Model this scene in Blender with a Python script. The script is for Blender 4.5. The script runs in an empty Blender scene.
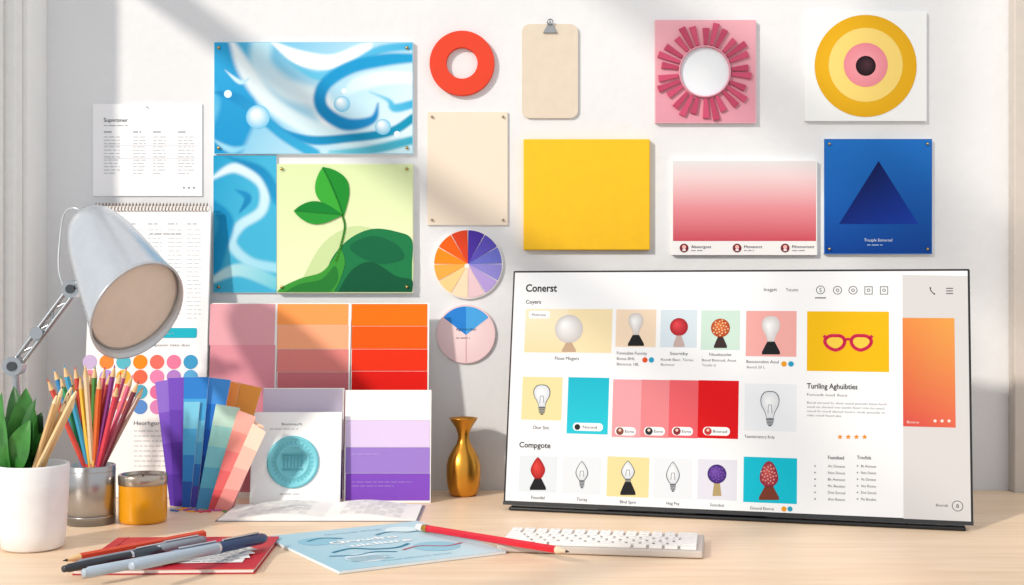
import bpy, math, random
import numpy as np
from mathutils import Vector, Matrix
random.seed(7)
F=1280.0; CX=512.0; CY=292.5; D0=1.8; H0=0.2777; DZ=0.75
CAM=Vector((0,-D0,DZ+H0))
def lin(c):
    return c/12.92 if c<=0.04045 else ((c+0.055)/1.055)**2.4
def hx(h):
    h=h.lstrip('#'); return tuple(lin(int(h[i:i+2],16)/255) for i in (0,2,4))
_m={}
def M(h,rough=0.5,metal=0.0,kind='plain',alpha=None):
    key=(h,rough,metal,kind)
    if key in _m: return _m[key]
    m=bpy.data.materials.new('mat_%s_%s'%(kind,h.strip('#'))); m.use_nodes=True
    nt=m.node_tree; b=nt.nodes['Principled BSDF']
    c=hx(h)
    b.inputs['Roughness'].default_value=rough; b.inputs['Metallic'].default_value=metal
    n=nt.nodes.new('ShaderNodeTexNoise'); tc=nt.nodes.new('ShaderNodeTexCoord')
    nt.links.new(tc.outputs['Object'],n.inputs['Vector'])
    n.inputs['Scale'].default_value={'plain':60,'leaf':40,'brushed':8}.get(kind,60)
    r=nt.nodes.new('ShaderNodeValToRGB')
    k={'leaf':0.55,'brushed':0.85}.get(kind,0.96)
    r.color_ramp.elements[0].position=0.35;r.color_ramp.elements[1].position=0.65
    r.color_ramp.elements[0].color=(c[0]*k,c[1]*k,c[2]*k,1); r.color_ramp.elements[1].color=(*c,1)
    nt.links.new(n.outputs['Fac'],r.inputs['Fac']); nt.links.new(r.outputs['Color'],b.inputs['Base Color'])
    _m[key]=m; return m
def print_mat(kind):
    key='print_'+kind
    if key in _m: return _m[key]
    m=bpy.data.materials.new(key); m.use_nodes=True; nt=m.node_tree; b=nt.nodes['Principled BSDF']
    a=nt.nodes.new('ShaderNodeVertexColor'); a.layer_name='Col'
    if kind=='screen':
        mx=nt.nodes.new('ShaderNodeVectorMath'); mx.operation='SCALE'; mx.inputs['Scale'].default_value=0.40
        nt.links.new(a.outputs['Color'],mx.inputs[0]); nt.links.new(mx.outputs[0],b.inputs['Base Color'])
        nt.links.new(a.outputs['Color'],b.inputs['Emission Color']); b.inputs['Emission Strength'].default_value=0.5
        b.inputs['Roughness'].default_value=0.45; b.inputs['Specular IOR Level'].default_value=0.12
    else:
        nt.links.new(a.outputs['Color'],b.inputs['Base Color']); b.inputs['Roughness'].default_value=0.6 if kind=='paper' else 0.3
        b.inputs['Specular IOR Level'].default_value=0.15
    _m[key]=m; return m
def group(name,loc):
    e=bpy.data.objects.new(name,None); e.empty_display_size=0.02; e.location=loc
    bpy.context.scene.collection.objects.link(e); return e
def mesh_obj(name,verts,faces,mats,parent=None,midx=None,smooth=None,bevel=0):
    org=parent.location.copy() if parent else sum((Vector(v) for v in verts),Vector())/len(verts)
    me=bpy.data.meshes.new(name); me.from_pydata([tuple(Vector(v)-org) for v in verts],[],faces)
    for m in (mats if isinstance(mats,list) else [mats]): me.materials.append(m)
    if midx: me.polygons.foreach_set('material_index',midx)
    if smooth is not None: me.polygons.foreach_set('use_smooth',smooth if isinstance(smooth,list) else [smooth]*len(faces))
    me.update()
    o=bpy.data.objects.new(name,me); bpy.context.scene.collection.objects.link(o)
    if parent: o.parent=parent
    else: o.location=org
    if bevel:
        b=o.modifiers.new('bevel','BEVEL'); b.width=bevel; b.segments=3; b.limit_method='ANGLE'
    return o
class Builder:
    def __init__(s): s.v=[];s.f=[];s.mi=[];s.sm=[];s.mats=[]
    def m(s,mat):
        if mat not in s.mats: s.mats.append(mat)
        return s.mats.index(mat)
    def add(s,vs,fs,mat,sm=False):
        o=len(s.v); s.v+= [Vector(v) for v in vs]; i=s.m(mat)
        for f in fs: s.f.append([o+k for k in f]); s.mi.append(i); s.sm.append(sm)
    def lathe(s,P,A,prof,mat,seg=32,sm=True,cap0=False,cap1=False):
        P=Vector(P);A=Vector(A).normalized(); X=A.orthogonal().normalized(); Y=A.cross(X)
        vs=[];fs=[];n=len(prof)
        for r,t in prof:
            for k in range(seg):
                a=2*math.pi*k/seg; vs.append(P+A*t+(X*math.cos(a)+Y*math.sin(a))*max(r,1e-5))
        for i in range(n-1):
            for k in range(seg):
                k2=(k+1)%seg; fs.append([i*seg+k,i*seg+k2,(i+1)*seg+k2,(i+1)*seg+k])
        s.add(vs,fs,mat,sm)
        if cap0: s.add(vs[:seg],[list(range(seg))[::-1]],mat)
        if cap1: s.add(vs[-seg:],[list(range(seg))],mat)
    def loft(s,P,Q,N0,N1,prof,mat,seg=64):
        """rings along P->Q, ring normal blending N0->N1; prof=(radius, fraction)"""
        P=Vector(P);Q=Vector(Q);vs=[];fs=[];n=len(prof)
        for r,t in prof:
            N=(N0*(1-t)+N1*t).normalized(); X=(UZ-N*UZ.dot(N)).normalized(); Y=N.cross(X); c=P+(Q-P)*t
            for k in range(seg):
                a=2*math.pi*k/seg; vs.append(c+(X*math.cos(a)+Y*math.sin(a))*max(r,1e-5))
        for i in range(n-1):
            for k in range(seg):
                k2=(k+1)%seg; fs.append([i*seg+k,i*seg+k2,(i+1)*seg+k2,(i+1)*seg+k])
        s.add(vs,fs,mat,True)
    def cyl(s,P,Q,r,mat,seg=20,sm=True):
        P=Vector(P);Q=Vector(Q); s.lathe(P,Q-P,[(r,0),(r,(Q-P).length)],mat,seg,sm,True,True)
    def tube(s,pts,r,mat,seg=10,closed=False):
        pts=[Vector(p) for p in pts]; n=len(pts); vs=[];fs=[]; prev=None
        for i,p in enumerate(pts):
            a=pts[(i-1)%n] if (closed or i>0) else p; b=pts[(i+1)%n] if (closed or i<n-1) else p
            T=(b-a).normalized()
            X=T.orthogonal().normalized() if prev is None else (prev-T*prev.dot(T)).normalized()
            prev=X; Y=T.cross(X)
            for k in range(seg):
                q=2*math.pi*k/seg; vs.append(p+(X*math.cos(q)+Y*math.sin(q))*r)
        for i in range(n if closed else n-1):
            j=(i+1)%n
            for k in range(seg):
                k2=(k+1)%seg; fs.append([i*seg+k,i*seg+k2,j*seg+k2,j*seg+k])
        s.add(vs,fs,mat,True)
    def box(s,c,d,mat,R=None):
        c=Vector(c); vs=[]
        for x in(-.5,.5):
            for y in(-.5,.5):
                for z in(-.5,.5):
                    p=Vector((x*d[0],y*d[1],z*d[2]))
                    if R: p=R@p
                    vs.append(c+p)
        s.add(vs,[[0,1,3,2],[4,6,7,5],[0,4,5,1],[2,3,7,6],[0,2,6,4],[1,5,7,3]],mat)
    def build(s,name,parent=None,bevel=0): return mesh_obj(name,s.v,s.f,s.mats,parent,s.mi,s.sm,bevel)
def catmull(pts,n=8,closed=False):
    out=[];N=len(pts)
    for i in range(N if closed else N-1):
        g=lambda k: pts[k%N] if closed else pts[min(max(k,0),N-1)]
        p0,p1,p2,p3=g(i-1),g(i),g(i+1),g(i+2)
        for j in range(n):
            t=j/n; out.append(tuple(0.5*((2*b)+(-a+c)*t+(2*a-5*b+4*c-d)*t*t+(-a+3*b-3*c+d)*t**3) for a,b,c,d in zip(p0,p1,p2,p3)))
    if not closed: out.append(tuple(pts[-1]))
    return out
class Surf:
    """flat surface in the room: origin O, in-plane axes U (right) and V (up)"""
    def __init__(s,O,U,V,parent,kind='paper'):
        s.O=Vector(O);s.U=Vector(U).normalized();s.V=Vector(V).normalized();s.N=s.U.cross(s.V)
        s.parent=parent;s.kind=kind;s.v=[];s.f=[];s.c=[];s.base=0.0003
    def hit(s,px,py):
        d=Vector(((px-CX)/F,1,(CY-py)/F)); t=(s.O-CAM).dot(s.N)/d.dot(s.N); P=CAM+d*t-s.O
        return (P.dot(s.U),P.dot(s.V))
    def P(s,u,v,n=0): return s.O+s.U*u+s.V*v+s.N*n
    def rct(s,x0,y0,x1,y1):
        xm=(x0+x1)/2;ym=(y0+y1)/2
        return s.hit(x0,ym)[0],s.hit(xm,y1)[1],s.hit(x1,ym)[0],s.hit(xm,y0)[1]
    def sc(s,px,py): return (s.hit(px+2,py)[0]-s.hit(px-2,py)[0])/4
    def uvpoly(s,pts,cols,L=1):
        o=len(s.v); n=s.base+L*0.00022
        for u,v in pts: s.v.append(s.P(u,v,n))
        s.f.append(list(range(o,o+len(pts))))
        if isinstance(cols,str): cols=[hx(cols)]*len(pts)
        s.c+=[(*c,1) for c in cols]
    def poly(s,pts,col,L=1): s.uvpoly([s.hit(*p) for p in pts][::-1],col,L)
    def rect(s,x0,y0,x1,y1,col,L=1,col2=None,horiz=False,r=0):
        a,b,c,d=s.rct(x0,y0,x1,y1)
        if r:
            rr=r*s.sc((x0+x1)/2,(y0+y1)/2)
            s.uvpoly(rr_pts(a,b,c,d,rr),col,L);return
        if col2:
            t,u=hx(col),hx(col2)
            cols=[t,u,u,t] if horiz else [u,u,t,t]
        else: cols=col
        s.uvpoly([(a,b),(c,b),(c,d),(a,d)],cols,L)
    def disc(s,x,y,r,col,L=1,ctr=None,a0=0,a1=360,ry=None,seg=40,off=(0,0)):
        u,v=s.hit(x,y); k=s.sc(x,y); ry=ry or r
        full=(a1-a0)>=360; n=max(3,int(seg*(a1-a0)/360))
        pts=[(u+k*r*math.cos(math.radians(a0+(a1-a0)*i/n)),v+k*ry*math.sin(math.radians(a0+(a1-a0)*i/n))) for i in range(n if full else n+1)]
        if ctr:
            cc,ce=hx(ctr),hx(col); c0=(u+off[0]*k,v-off[1]*k)
            for i in range(n if full else n): s.uvpoly([c0,pts[i],pts[(i+1)%len(pts)]],[cc,ce,ce],L)
        else:
            s.uvpoly(pts if full else [(u,v)]+pts,col,L)
    def ring(s,x,y,r0,r1,col,L=1,seg=40,a0=0,a1=360):
        u,v=s.hit(x,y);k=s.sc(x,y)
        for i in range(seg):
            a=math.radians(a0+(a1-a0)*i/seg);b=math.radians(a0+(a1-a0)*(i+1)/seg)
            s.uvpoly([(u+k*r0*math.cos(a),v+k*r0*math.sin(a)),(u+k*r1*math.cos(a),v+k*r1*math.sin(a)),(u+k*r1*math.cos(b),v+k*r1*math.sin(b)),(u+k*r0*math.cos(b),v+k*r0*math.sin(b))],col,L)
    def stroke(s,pts,w,col,L=1,n=6):
        q=[s.hit(*p) for p in catmull(pts,n)] if n>1 else [s.hit(*p) for p in pts]; k=s.sc(*pts[0])*w/2
        s.uvstroke(q,k,col,L)
    def uvstroke(s,q,k,col,L):
        for i in range(len(q)-1):
            a=Vector(q[i]);b=Vector(q[i+1]); t=(b-a)
            if t.length<1e-7: continue
            t.normalize(); nn=Vector((-t.y,t.x))*k
            a2=a-t*k*0.3;b2=b+t*k*0.3
            s.uvpoly([tuple(a2-nn),tuple(b2-nn),tuple(b2+nn),tuple(a2+nn)],col,L)
    def uvtext(s,u,v,st,h,col,w=None,align='L',L=3,bold=0.0):
        cu=bpy.data.curves.new('t','FONT'); cu.body=st; cu.size=1; cu.resolution_u=3
        cu.offset=bold; o=bpy.data.objects.new('t',cu); bpy.context.scene.collection.objects.link(o)
        dg=bpy.context.evaluated_depsgraph_get(); me=o.evaluated_get(dg).to_mesh()
        vs=[(p.co.x,p.co.y) for p in me.vertices]; fs=[list(p.vertices) for p in me.polygons]
        o.evaluated_get(dg).to_mesh_clear(); bpy.data.objects.remove(o); bpy.data.curves.remove(cu)
        if not vs: return
        x0=min(p[0] for p in vs);x1=max(p[0] for p in vs)
        ky=h/0.70; kx=(w/(x1-x0)) if w else ky
        W=(x1-x0)*kx; su=u-(0 if align=='L' else W/2 if align=='C' else W)
        n=s.base+L*0.00022; b=len(s.v); c=(*hx(col),1)
        for x,y in vs: s.v.append(s.P(su+(x-x0)*kx,v-h/2+y*ky,n))
        for f in fs: s.f.append([b+i for i in f]); s.c+=[c]*len(f)
    def text(s,x,y,st,h,col='#222222',w=None,align='L',L=3,bold=0.0):
        u,v=s.hit(x,y);k=s.sc(x,y); s.uvtext(u,v,st,h*k,col,w*k if w else None,align,L,bold)
    def lines(s,x,y,w,n,dy,col='#999999',h=1.1,L=2,seed=1):
        rg=random.Random(seed)
        for i in range(n):
            cx=x; end=x+w*(1 if i<n-1 else .7)
            while cx<end-1:
                ww=min(rg.uniform(2.5,8),end-cx); s.rect(cx,y+i*dy-h/2,cx+ww,y+i*dy+h/2,col,L); cx+=ww+1.3
    def paint(s,x0,y0,x1,y1,fn,res=0.8,L=1,name='painted_artwork'):
        a,b,c,d=s.rct(x0,y0,x1,y1); nx=int((x1-x0)/res);ny=int((y1-y0)/res)
        T,R=np.meshgrid(np.linspace(0,1,nx+1),np.linspace(0,1,ny+1))
        PX=x0+(x1-x0)*T; PY=y1+(y0-y1)*R
        col=fn(PX,PY).reshape(-1,3)
        n=s.base+L*0.00022; org=s.parent.location
        uu=(a+(c-a)*T).reshape(-1,1);vv=(b+(d-b)*R).reshape(-1,1)
        co=np.array(s.O+s.N*n-org)+uu*np.array(s.U)+vv*np.array(s.V)
        idx=np.arange((nx+1)*(ny+1)).reshape(ny+1,nx+1)
        q=np.stack([idx[:-1,:-1],idx[:-1,1:],idx[1:,1:],idx[1:,:-1]],-1).reshape(-1,4)
        me=bpy.data.meshes.new(name); me.from_pydata(co.tolist(),[],q.tolist())
        at=me.color_attributes.new('Col','FLOAT_COLOR','POINT')
        at.data.foreach_set('color',np.concatenate([col,np.ones((len(col),1))],1).astype(np.float32).ravel())
        me.materials.append(print_mat(s.kind)); o=bpy.data.objects.new(name,me)
        bpy.context.scene.collection.objects.link(o); o.parent=s.parent
    def slab(s,u0,v0,u1,v1,n0,n1,mat,name='panel',bevel=0):
        B=Builder(); vs=[s.P(u,v,n) for n in(n0,n1) for u,v in((u0,v0),(u1,v0),(u1,v1),(u0,v1))]
        B.add(vs,[[3,2,1,0],[4,5,6,7],[0,1,5,4],[1,2,6,5],[2,3,7,6],[3,0,4,7]],mat); return B.build(name,s.parent,bevel)
    def prism(s,pts,n0,n1,mat,name='part',B=None,bevel=0,px=True):
        q=[s.hit(*p) for p in pts] if px else pts; k=len(q)
        own=B is None; B=B or Builder()
        B.add([s.P(u,v,n0) for u,v in q]+[s.P(u,v,n1) for u,v in q],[list(range(k))[::-1],list(range(k,2*k))]+[[i,(i+1)%k,k+(i+1)%k,k+i] for i in range(k)],mat)
        if own: return B.build(name,s.parent,bevel)
    def done(s,name='printed_artwork'):
        if not s.f: return
        org=s.parent.location; me=bpy.data.meshes.new(name); me.from_pydata([tuple(v-org) for v in s.v],[],s.f)
        at=me.color_attributes.new('Col','FLOAT_COLOR','CORNER')
        at.data.foreach_set('color',np.array(s.c,dtype=np.float32).ravel())
        me.materials.append(print_mat(s.kind)); o=bpy.data.objects.new(name,me)
        bpy.context.scene.collection.objects.link(o); o.parent=s.parent
def rr_pts(a,b,c,d,r,n=6):
    pts=[]
    for (x,y,s0) in((c-r,d-r,0),(a+r,d-r,90),(a+r,b+r,180),(c-r,b+r,270)):
        for i in range(n+1):
            q=math.radians(s0+90*i/n); pts.append((x+r*math.cos(q),y+r*math.sin(q)))
    return pts
def desk_pt(px,py,z=0.0):
    d=(H0-z)*F/(py-CY); return Vector(((px-CX)*d/F,d-D0,DZ+z))
def at(px,py,d): return Vector(((px-CX)*d/F,d-D0,DZ+H0-(py-CY)*d/F))
UX=Vector((1,0,0));UZ=Vector((0,0,1))
def wall_panel(name,x0,y0,x1,y1,t=0.004,edge='#f4f2ee',face=None,gap=0.0,kind='paper',bevel=0):
    s=Surf((0,-t-gap,DZ+H0),UX,UZ,None,kind); a,b,c,d=s.rct(x0,y0,x1,y1)
    s.parent=group(name,((a+c)/2,-t-gap,DZ+H0+(b+d)/2))
    s.slab(a,b,c,d,-t,0,M(edge,.6),'backing_board',bevel)
    if face: s.rect(x0,y0,x1,y1,face,0)
    return s
def pins(s,pts,mat=None,r=0.0022):
    B=Builder()
    for p in pts:
        u,v=s.hit(*p); B.lathe(s.P(u,v,0.0003),s.N,[(r*.6,0),(r*.6,.0015),(r,.0018),(r,.0028),(r*.6,.0036),(0,.0038)],mat or M('#b59a62',.25,1.0),14)
    B.build('push_pins',s.parent)
def lean_card(name,x0,x1,yt,yb,lean,t=0.0015,edge='#f5f3f0',kind='paper'):
    d=H0*F/(yb-CY); zt=H0-(yt-CY)/F*(d+lean); a=math.atan2(lean,zt)
    V=Vector((0,math.sin(a),math.cos(a))); s=Surf((0,d-D0,DZ),UX,V,None,kind)
    u0,_,u1,v1=s.rct(x0,yt,x1,yb); s.parent=group(name,((u0+u1)/2,d-D0,DZ))
    s.v0=math.sin(a)*t+.0002; s.slab(u0,s.v0,u1,v1,-t,0,M(edge,.6),'card_board'); s.ext=(u0,u1,v1); return s

# ---------------- room ----------------
def wall_mat(name,h,bump=0.12):
    m=bpy.data.materials.new(name); m.use_nodes=True; nt=m.node_tree;b=nt.nodes['Principled BSDF']
    tc=nt.nodes.new('ShaderNodeTexCoord'); n=nt.nodes.new('ShaderNodeTexNoise'); n.inputs['Scale'].default_value=55; n.inputs['Detail'].default_value=6
    n2=nt.nodes.new('ShaderNodeTexNoise'); n2.inputs['Scale'].default_value=7; n2.inputs['Detail'].default_value=5
    r=nt.nodes.new('ShaderNodeValToRGB'); c=hx(h); r.color_ramp.elements[0].color=(c[0]*.95,c[1]*.95,c[2]*.95,1); r.color_ramp.elements[1].color=(*c,1)
    r.color_ramp.elements[0].position=.3;r.color_ramp.elements[1].position=.7
    bp=nt.nodes.new('ShaderNodeBump'); bp.inputs['Strength'].default_value=bump; bp.inputs['Distance'].default_value=.004
    nt.links.new(tc.outputs['Object'],n.inputs['Vector']);nt.links.new(tc.outputs['Object'],n2.inputs['Vector'])
    nt.links.new(n2.outputs['Fac'],r.inputs['Fac']);nt.links.new(r.outputs['Color'],b.inputs['Base Color'])
    nt.links.new(n.outputs['Fac'],bp.inputs['Height']);nt.links.new(bp.outputs['Normal'],b.inputs['Normal']); b.inputs['Roughness'].default_value=.85
    return m
WM=wall_mat('plaster_wall','#e2e3e6',.25)
def box(name,x0,x1,y0,y1,z0,z1,mat,parent=None,bevel=0):
    B=Builder(); B.box(((x0+x1)/2,(y0+y1)/2,(z0+z1)/2),(x1-x0,y1-y0,z1-z0),mat); return B.build(name,parent,bevel)
XL=-0.654
box('wall_back',XL-.1,2.2,0,.1,0,2.9,WM)
gl=group('wall_left',(XL-.05,-1.2,1.4))
WW=wall_mat('white_paint','#f3f3f2',.05)
box('sill_wall',XL-.1,XL,-3,-.0005,0,.735,WW,gl); box('pier_near_corner',XL-.1,XL,-.072,-.0005,.735,2.9,WW,gl)
box('pier_far',XL-.1,XL,-3,-2.6,.735,2.9,WW,gl); box('lintel',XL-.1,XL,-2.6,-.072,2.85,2.9,WW,gl)
gw=group('window_1',(XL-.05,-1.2,1.75)); FM=M('#ececeb',.35)
box('jamb_near',XL-.075,XL-.006,-.1,-.073,.737,2.848,FM,gw,.002); box('sash_stile',XL-.06,XL-.02,-.13,-.101,.757,2.848,FM,gw,.002)
box('jamb_far',XL-.075,XL-.006,-2.599,-2.55,.737,2.848,FM,gw,.002)
box('bottom_rail',XL-.075,XL-.012,-2.549,-.131,.737,.775,FM,gw,.002); box('top_rail',XL-.075,XL-.012,-2.549,-.131,2.81,2.848,FM,gw,.002)
for i,z in enumerate((1.58,2.06)): box('glazing_bar_%d'%(i+1),XL-.06,XL-.03,-2.549,-.131,z,z+.036,FM,gw,.002)
box('mullion',XL-.06,XL-.025,-1.35,-1.32,.776,2.809,FM,gw,.002)
FLM=M('#cbb89f',.6); box('floor',XL-.1,2.2,-3,.1,-.05,0,FLM)
box('trim_1',.698,.76,-.022,-.0005,0,2.9,M('#c9c0b8',.6),None,.002)
# desk
dm=bpy.data.materials.new('light_birch_wood'); dm.use_nodes=True; nt=dm.node_tree;b=nt.nodes['Principled BSDF']
tc=nt.nodes.new('ShaderNodeTexCoord'); mp=nt.nodes.new('ShaderNodeMapping'); mp.inputs['Scale'].default_value=(2,22,22)
n=nt.nodes.new('ShaderNodeTexNoise'); n.inputs['Scale'].default_value=3;n.inputs['Detail'].default_value=8;n.inputs['Distortion'].default_value=.6
r=nt.nodes.new('ShaderNodeValToRGB'); r.color_ramp.elements[0].position=.3;r.color_ramp.elements[1].position=.72
r.color_ramp.elements[0].color=(*hx('#e6c8a8'),1);r.color_ramp.elements[1].color=(*hx('#f4dabd'),1)
nt.links.new(tc.outputs['Object'],mp.inputs['Vector']);nt.links.new(mp.outputs[0],n.inputs['Vector']);nt.links.new(n.outputs['Fac'],r.inputs['Fac']);nt.links.new(r.outputs['Color'],b.inputs['Base Color']);b.inputs['Roughness'].default_value=.42
gd=group('desk',(.1,-.4,0))
box('desk_top',XL+.001,.95,-.80,-.023,DZ-.03,DZ,dm,gd,.002); 
box('desk_back_strip',XL+.001,.697,-.0235,-.0006,DZ-.03,DZ-.0002,dm,gd)
for i,(x,y) in enumerate(((-.6,-.75),(.9,-.75),(-.6,-.08),(.9,-.08))): box('desk_leg_%d'%(i+1),x-.022,x+.022,y-.022,y+.022,0,DZ-.03,dm,gd,.002)

# ---------------- wall art ----------------
def sm(a,b,x): t=np.clip((x-a)/(b-a),0,1); return t*t*(3-2*t)
def field_strokes(PX,PY,bg,strokes):
    C=bg.copy()
    for pts,w,c1,c2,soft in strokes:
        q=catmull([(p[0],p[1],(p[2] if len(p)>2 else 1.)*w) for p in pts],8); best=np.full(PX.shape,1e9); tt=np.zeros(PX.shape)
        for i in range(len(q)-1):
            ax,ay,wa=q[i];bx,by,wb=q[i+1]; dx,dy=bx-ax,by-ay; l=dx*dx+dy*dy+1e-9
            t=np.clip(((PX-ax)*dx+(PY-ay)*dy)/l,0,1); d=np.hypot(PX-ax-t*dx,PY-ay-t*dy)-(wa+(wb-wa)*t)
            m=d<best; best=np.where(m,d,best); tt=np.where(m,(i+t)/(len(q)-1),tt)
        al=(1-sm(-soft,0.6,best))[...,None]; a,b=np.array(hx(c1)),np.array(hx(c2))
        col=a+(b-a)*tt[...,None]; C=C*(1-al)+col*al
    return C
def lg(P,a,b,c1,c2):
    t=np.clip((P-a)/(b-a),0,1)[...,None]; return np.array(hx(c1))*(1-t)+np.array(hx(c2))*t
def f_up(PX,PY):
    bg=lg(PX*.8+PY*.5,220,380,'#4fb4de','#d4edf6')
    st=[([(214,50),(232,80),(238,110),(222,150)],22,'#2da3da','#1a91cb',7),
        ([(262,42),(262,66),(285,88),(318,100),(330,120)],15,'#b5e2f3','#f2fafd',10),
        ([(232,42,.5),(246,70),(268,100),(305,125),(350,140),(413,150)],11,'#f0f9fc','#c4e7f3',7),
        ([(214,92,.3),(236,98),(256,112),(285,136),(315,154)],7,'#107fc0','#34a8d6',4),
        ([(272,42,.3),(300,58),(332,62),(360,52),(372,42,.3)],9,'#fafdfe','#e8f5fa',4),
        ([(285,60,.3),(318,76),(350,66),(380,50),(413,46)],6,'#6ac4e6','#43aedc',4),
        ([(413,58,.8),(384,60),(350,68),(324,86),(322,108),(345,124),(372,120,.7),(378,104,.3)],8,'#1c9cd2','#0e82c2',4),
        ([(413,78,.8),(384,78),(358,84),(345,95,.4)],9,'#f4fafd','#c4e6f3',5),
        ([(413,104,1),(395,108),(388,100,.6),(370,92,.3)],6,'#3cacda','#66c3e2',4),
        ([(280,128,.2),(310,140),(350,138),(390,132),(413,118)],5.5,'#148cc8','#0e90b2',3),
        ([(330,152,.5),(370,150),(413,140)],6,'#6ac5d8','#30a2c0',4),
        ([(214,140,.4),(232,150),(250,145,.3)],5,'#a8dcf0','#74c6e6',4),
        ([(225,70,.2),(240,82),(250,78,.2)],3,'#d8f0f9','#a8dcf0',2)]
    return field_strokes(PX,PY,bg,st)
def f_lo(PX,PY):
    bg=lg(PX+PY*.4,270,330,'#1798c8','#42b0d6')
    st=[([(213,178,.5),(236,168),(262,184),(262,210),(240,226),(232,244),(250,262),(277,268)],7,'#dff2f9','#98d6ec',5),
        ([(225,156,.3),(262,172),(277,200)],7,'#0c7bb4','#2094c8',5),
        ([(213,204,.6),(226,222),(218,252),(213,270)],10,'#1086bc','#1898cc',5),
        ([(213,280,.6),(240,270),(277,284)],8,'#ccecf0','#6cc6da',4),
        ([(236,190,.4),(248,198),(240,212,.4)],5,'#1e8ec6','#0f7db4',3)]
    return field_strokes(PX,PY,bg,st)
s=wall_panel('blue_wave_poster',213,155.2,276.6,293,.003,'#e9f2f5','#2ba3cf'); s.paint(213.5,155.5,276.4,292.5,f_lo,.8); pins(s,[(219,287)])
s=wall_panel('blue_wave_poster',214,42,413,154,.006,'#eef4f6','#8fd0ee'); s.paint(214.6,42.6,412.4,153.4,f_up,.7)
for x,y,r in((258,117,12),(342,104,8),(383,127,8)): s.disc(x,y,r,'#6fc0e4',2,ctr='#ffffff',off=(-3,-4))
s.disc(397,134,3,'#e8f6fb',2);s.disc(344,91,2.5,'#e8f6fb',2); s.disc(228,94,4,'#bfe6f5',2,ctr='#ffffff')
pins(s,[(219,48),(407,48),(219,148),(407,148)]); s.done()
# green leaf poster
s=wall_panel('leaf_poster',277,164,413,293,.009,'#f0f2e4','#e2ebb8')
s.rect(277.6,164.6,412.4,292.4,'#d6e6b0',1,'#e9efc6')
s.poly(catmull([(296,292),(318,250),(338,232),(360,226),(392,236),(412,252),(412,292)],8),'#c6daa0',2)
s.poly(catmull([(322,292),(330,262),(348,240),(372,229),(398,232),(412,240),(412,266),(412,292)],6),'#1b7746',3)
s.poly(catmull([(338,292),(352,270),(372,262),(396,276),(412,280),(412,292)],6),'#0c5638',4)
s.poly(catmull([(350,246),(372,236),(396,244),(404,258),(384,264),(362,258)],6,True),'#126440',4)
s.poly(catmull([(277,292),(284,286),(302,278),(322,272),(334,258),(340,248),(345,262),(340,280),(334,292)],6)+[(334,292)],'#3a9638',5)
s.poly(catmull([(285,292),(300,284),(322,279),(335,266),(338,280),(330,292)],6),'#257a32',6)
s.stroke([(342,214),(345,226),(342,242),(336,262)],2,'#3c8a2e',7)
def leafp(s,tip,base,w,c1,c2,L):
    t=Vector(tip);b_=Vector(base);d=b_-t;n_=Vector((-d.y,d.x)).normalized()
    A=[tuple(t+d*k+n_*w*math.sin(math.pi*k**.85)) for k in [i/14 for i in range(15)]]
    Bp=[tuple(t+d*k-n_*w*math.sin(math.pi*k**.85)) for k in [i/14 for i in range(15)]]
    s.poly(A+[tuple(base)]+Bp[::-1][1:-1],c1,L); s.poly(A+[tuple(base)],c2,L+1)
leafp(s,(323,167),(344,216),17,'#1c8a2e','#38a636',7); leafp(s,(294,211),(343,215),11.5,'#128030','#2a9636',9)
s.stroke([(323,168),(334,190),(343,215)],1,'#1d7a2c',11,4); s.stroke([(296,211),(320,213),(343,215)],1,'#1d7a2c',11,4)
pins(s,[(282,169),(407,169),(282,287),(407,287)]); s.done()
# white info sheet
s=wall_panel('printed_info_sheet',93,104,202,196,.002,'#f4f4f6','#f4f4f7')
s.text(104,120,'Supvroner',4.0,'#4a4d54',w=24,bold=.0); s.lines(104,125.5,34,1,3,'#a8aab0',.8)
for x in(104,133,153,178):
    s.lines(x,132,12,1,4,'#8c8f96',1.0,seed=x); s.lines(x,137,16 if x in(104,178) else 13,12,3.3,'#c0c2c8',.8,seed=x+3)
for y in(145,158): s.rect(104,y,197,y+.5,'#c9cacf',1)
for x in(183,188,193): s.rect(x,187,x+2,188.5,'#8a8c92',2)
pins(s,[(147,107)],M('#c8c8cc',.4),.0012); s.done()
# orange ring
def solid(name,cx,cy,R,t,r=0,mat=None,gap=.0):
    s=Surf((0,-t-gap,DZ+H0),UX,UZ,None); u,v=s.hit(cx,cy);k=s.sc(cx,cy); s.parent=group(name,s.P(u,v)); B=Builder()
    if r: B.lathe(s.P(u,v,-t),s.N,[(r*k,0),(R*k,0),(R*k,t-.0006),((R-.4)*k,t),((r+.4)*k,t),(r*k,t-.0006),(r*k,0)],mat,72,False)
    else: B.lathe(s.P(u,v,-t),s.N,[(0,0),(R*k,0),(R*k,t),(0,t)],mat,72,False)
    B.build('cut_disc',s.parent); return s
solid('orange_paper_ring',462,63,32.5,.008,15.5,M('#dd360a',.6))
# beige tag + clip
s=Surf((0,-.004,DZ+H0),UX,UZ,None); a,b_,c,d=s.rct(522,24,578,118); s.parent=group('beige_paper_tag',s.P((a+c)/2,(b_+d)/2))
s.prism(rr_pts(a,b_,c,d,.011),-.004,0,M('#d9cbb9',.6),'tag_board',px=False)
B=Builder(); q=[(543,33),(557,33),(552,24),(550,20),(548,24)]; s.prism(q,.0002,.003,M('#a8abae',.35,.8),B=B)
u,v=s.hit(550,24); B.tube([s.P(u+.004*math.cos(k*math.pi/8),v+.002+.004*math.sin(k*math.pi/8),.0035) for k in range(16)],.0008,M('#8c8f92',.3,1),8,True); B.build('binder_clip',s.parent)
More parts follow.
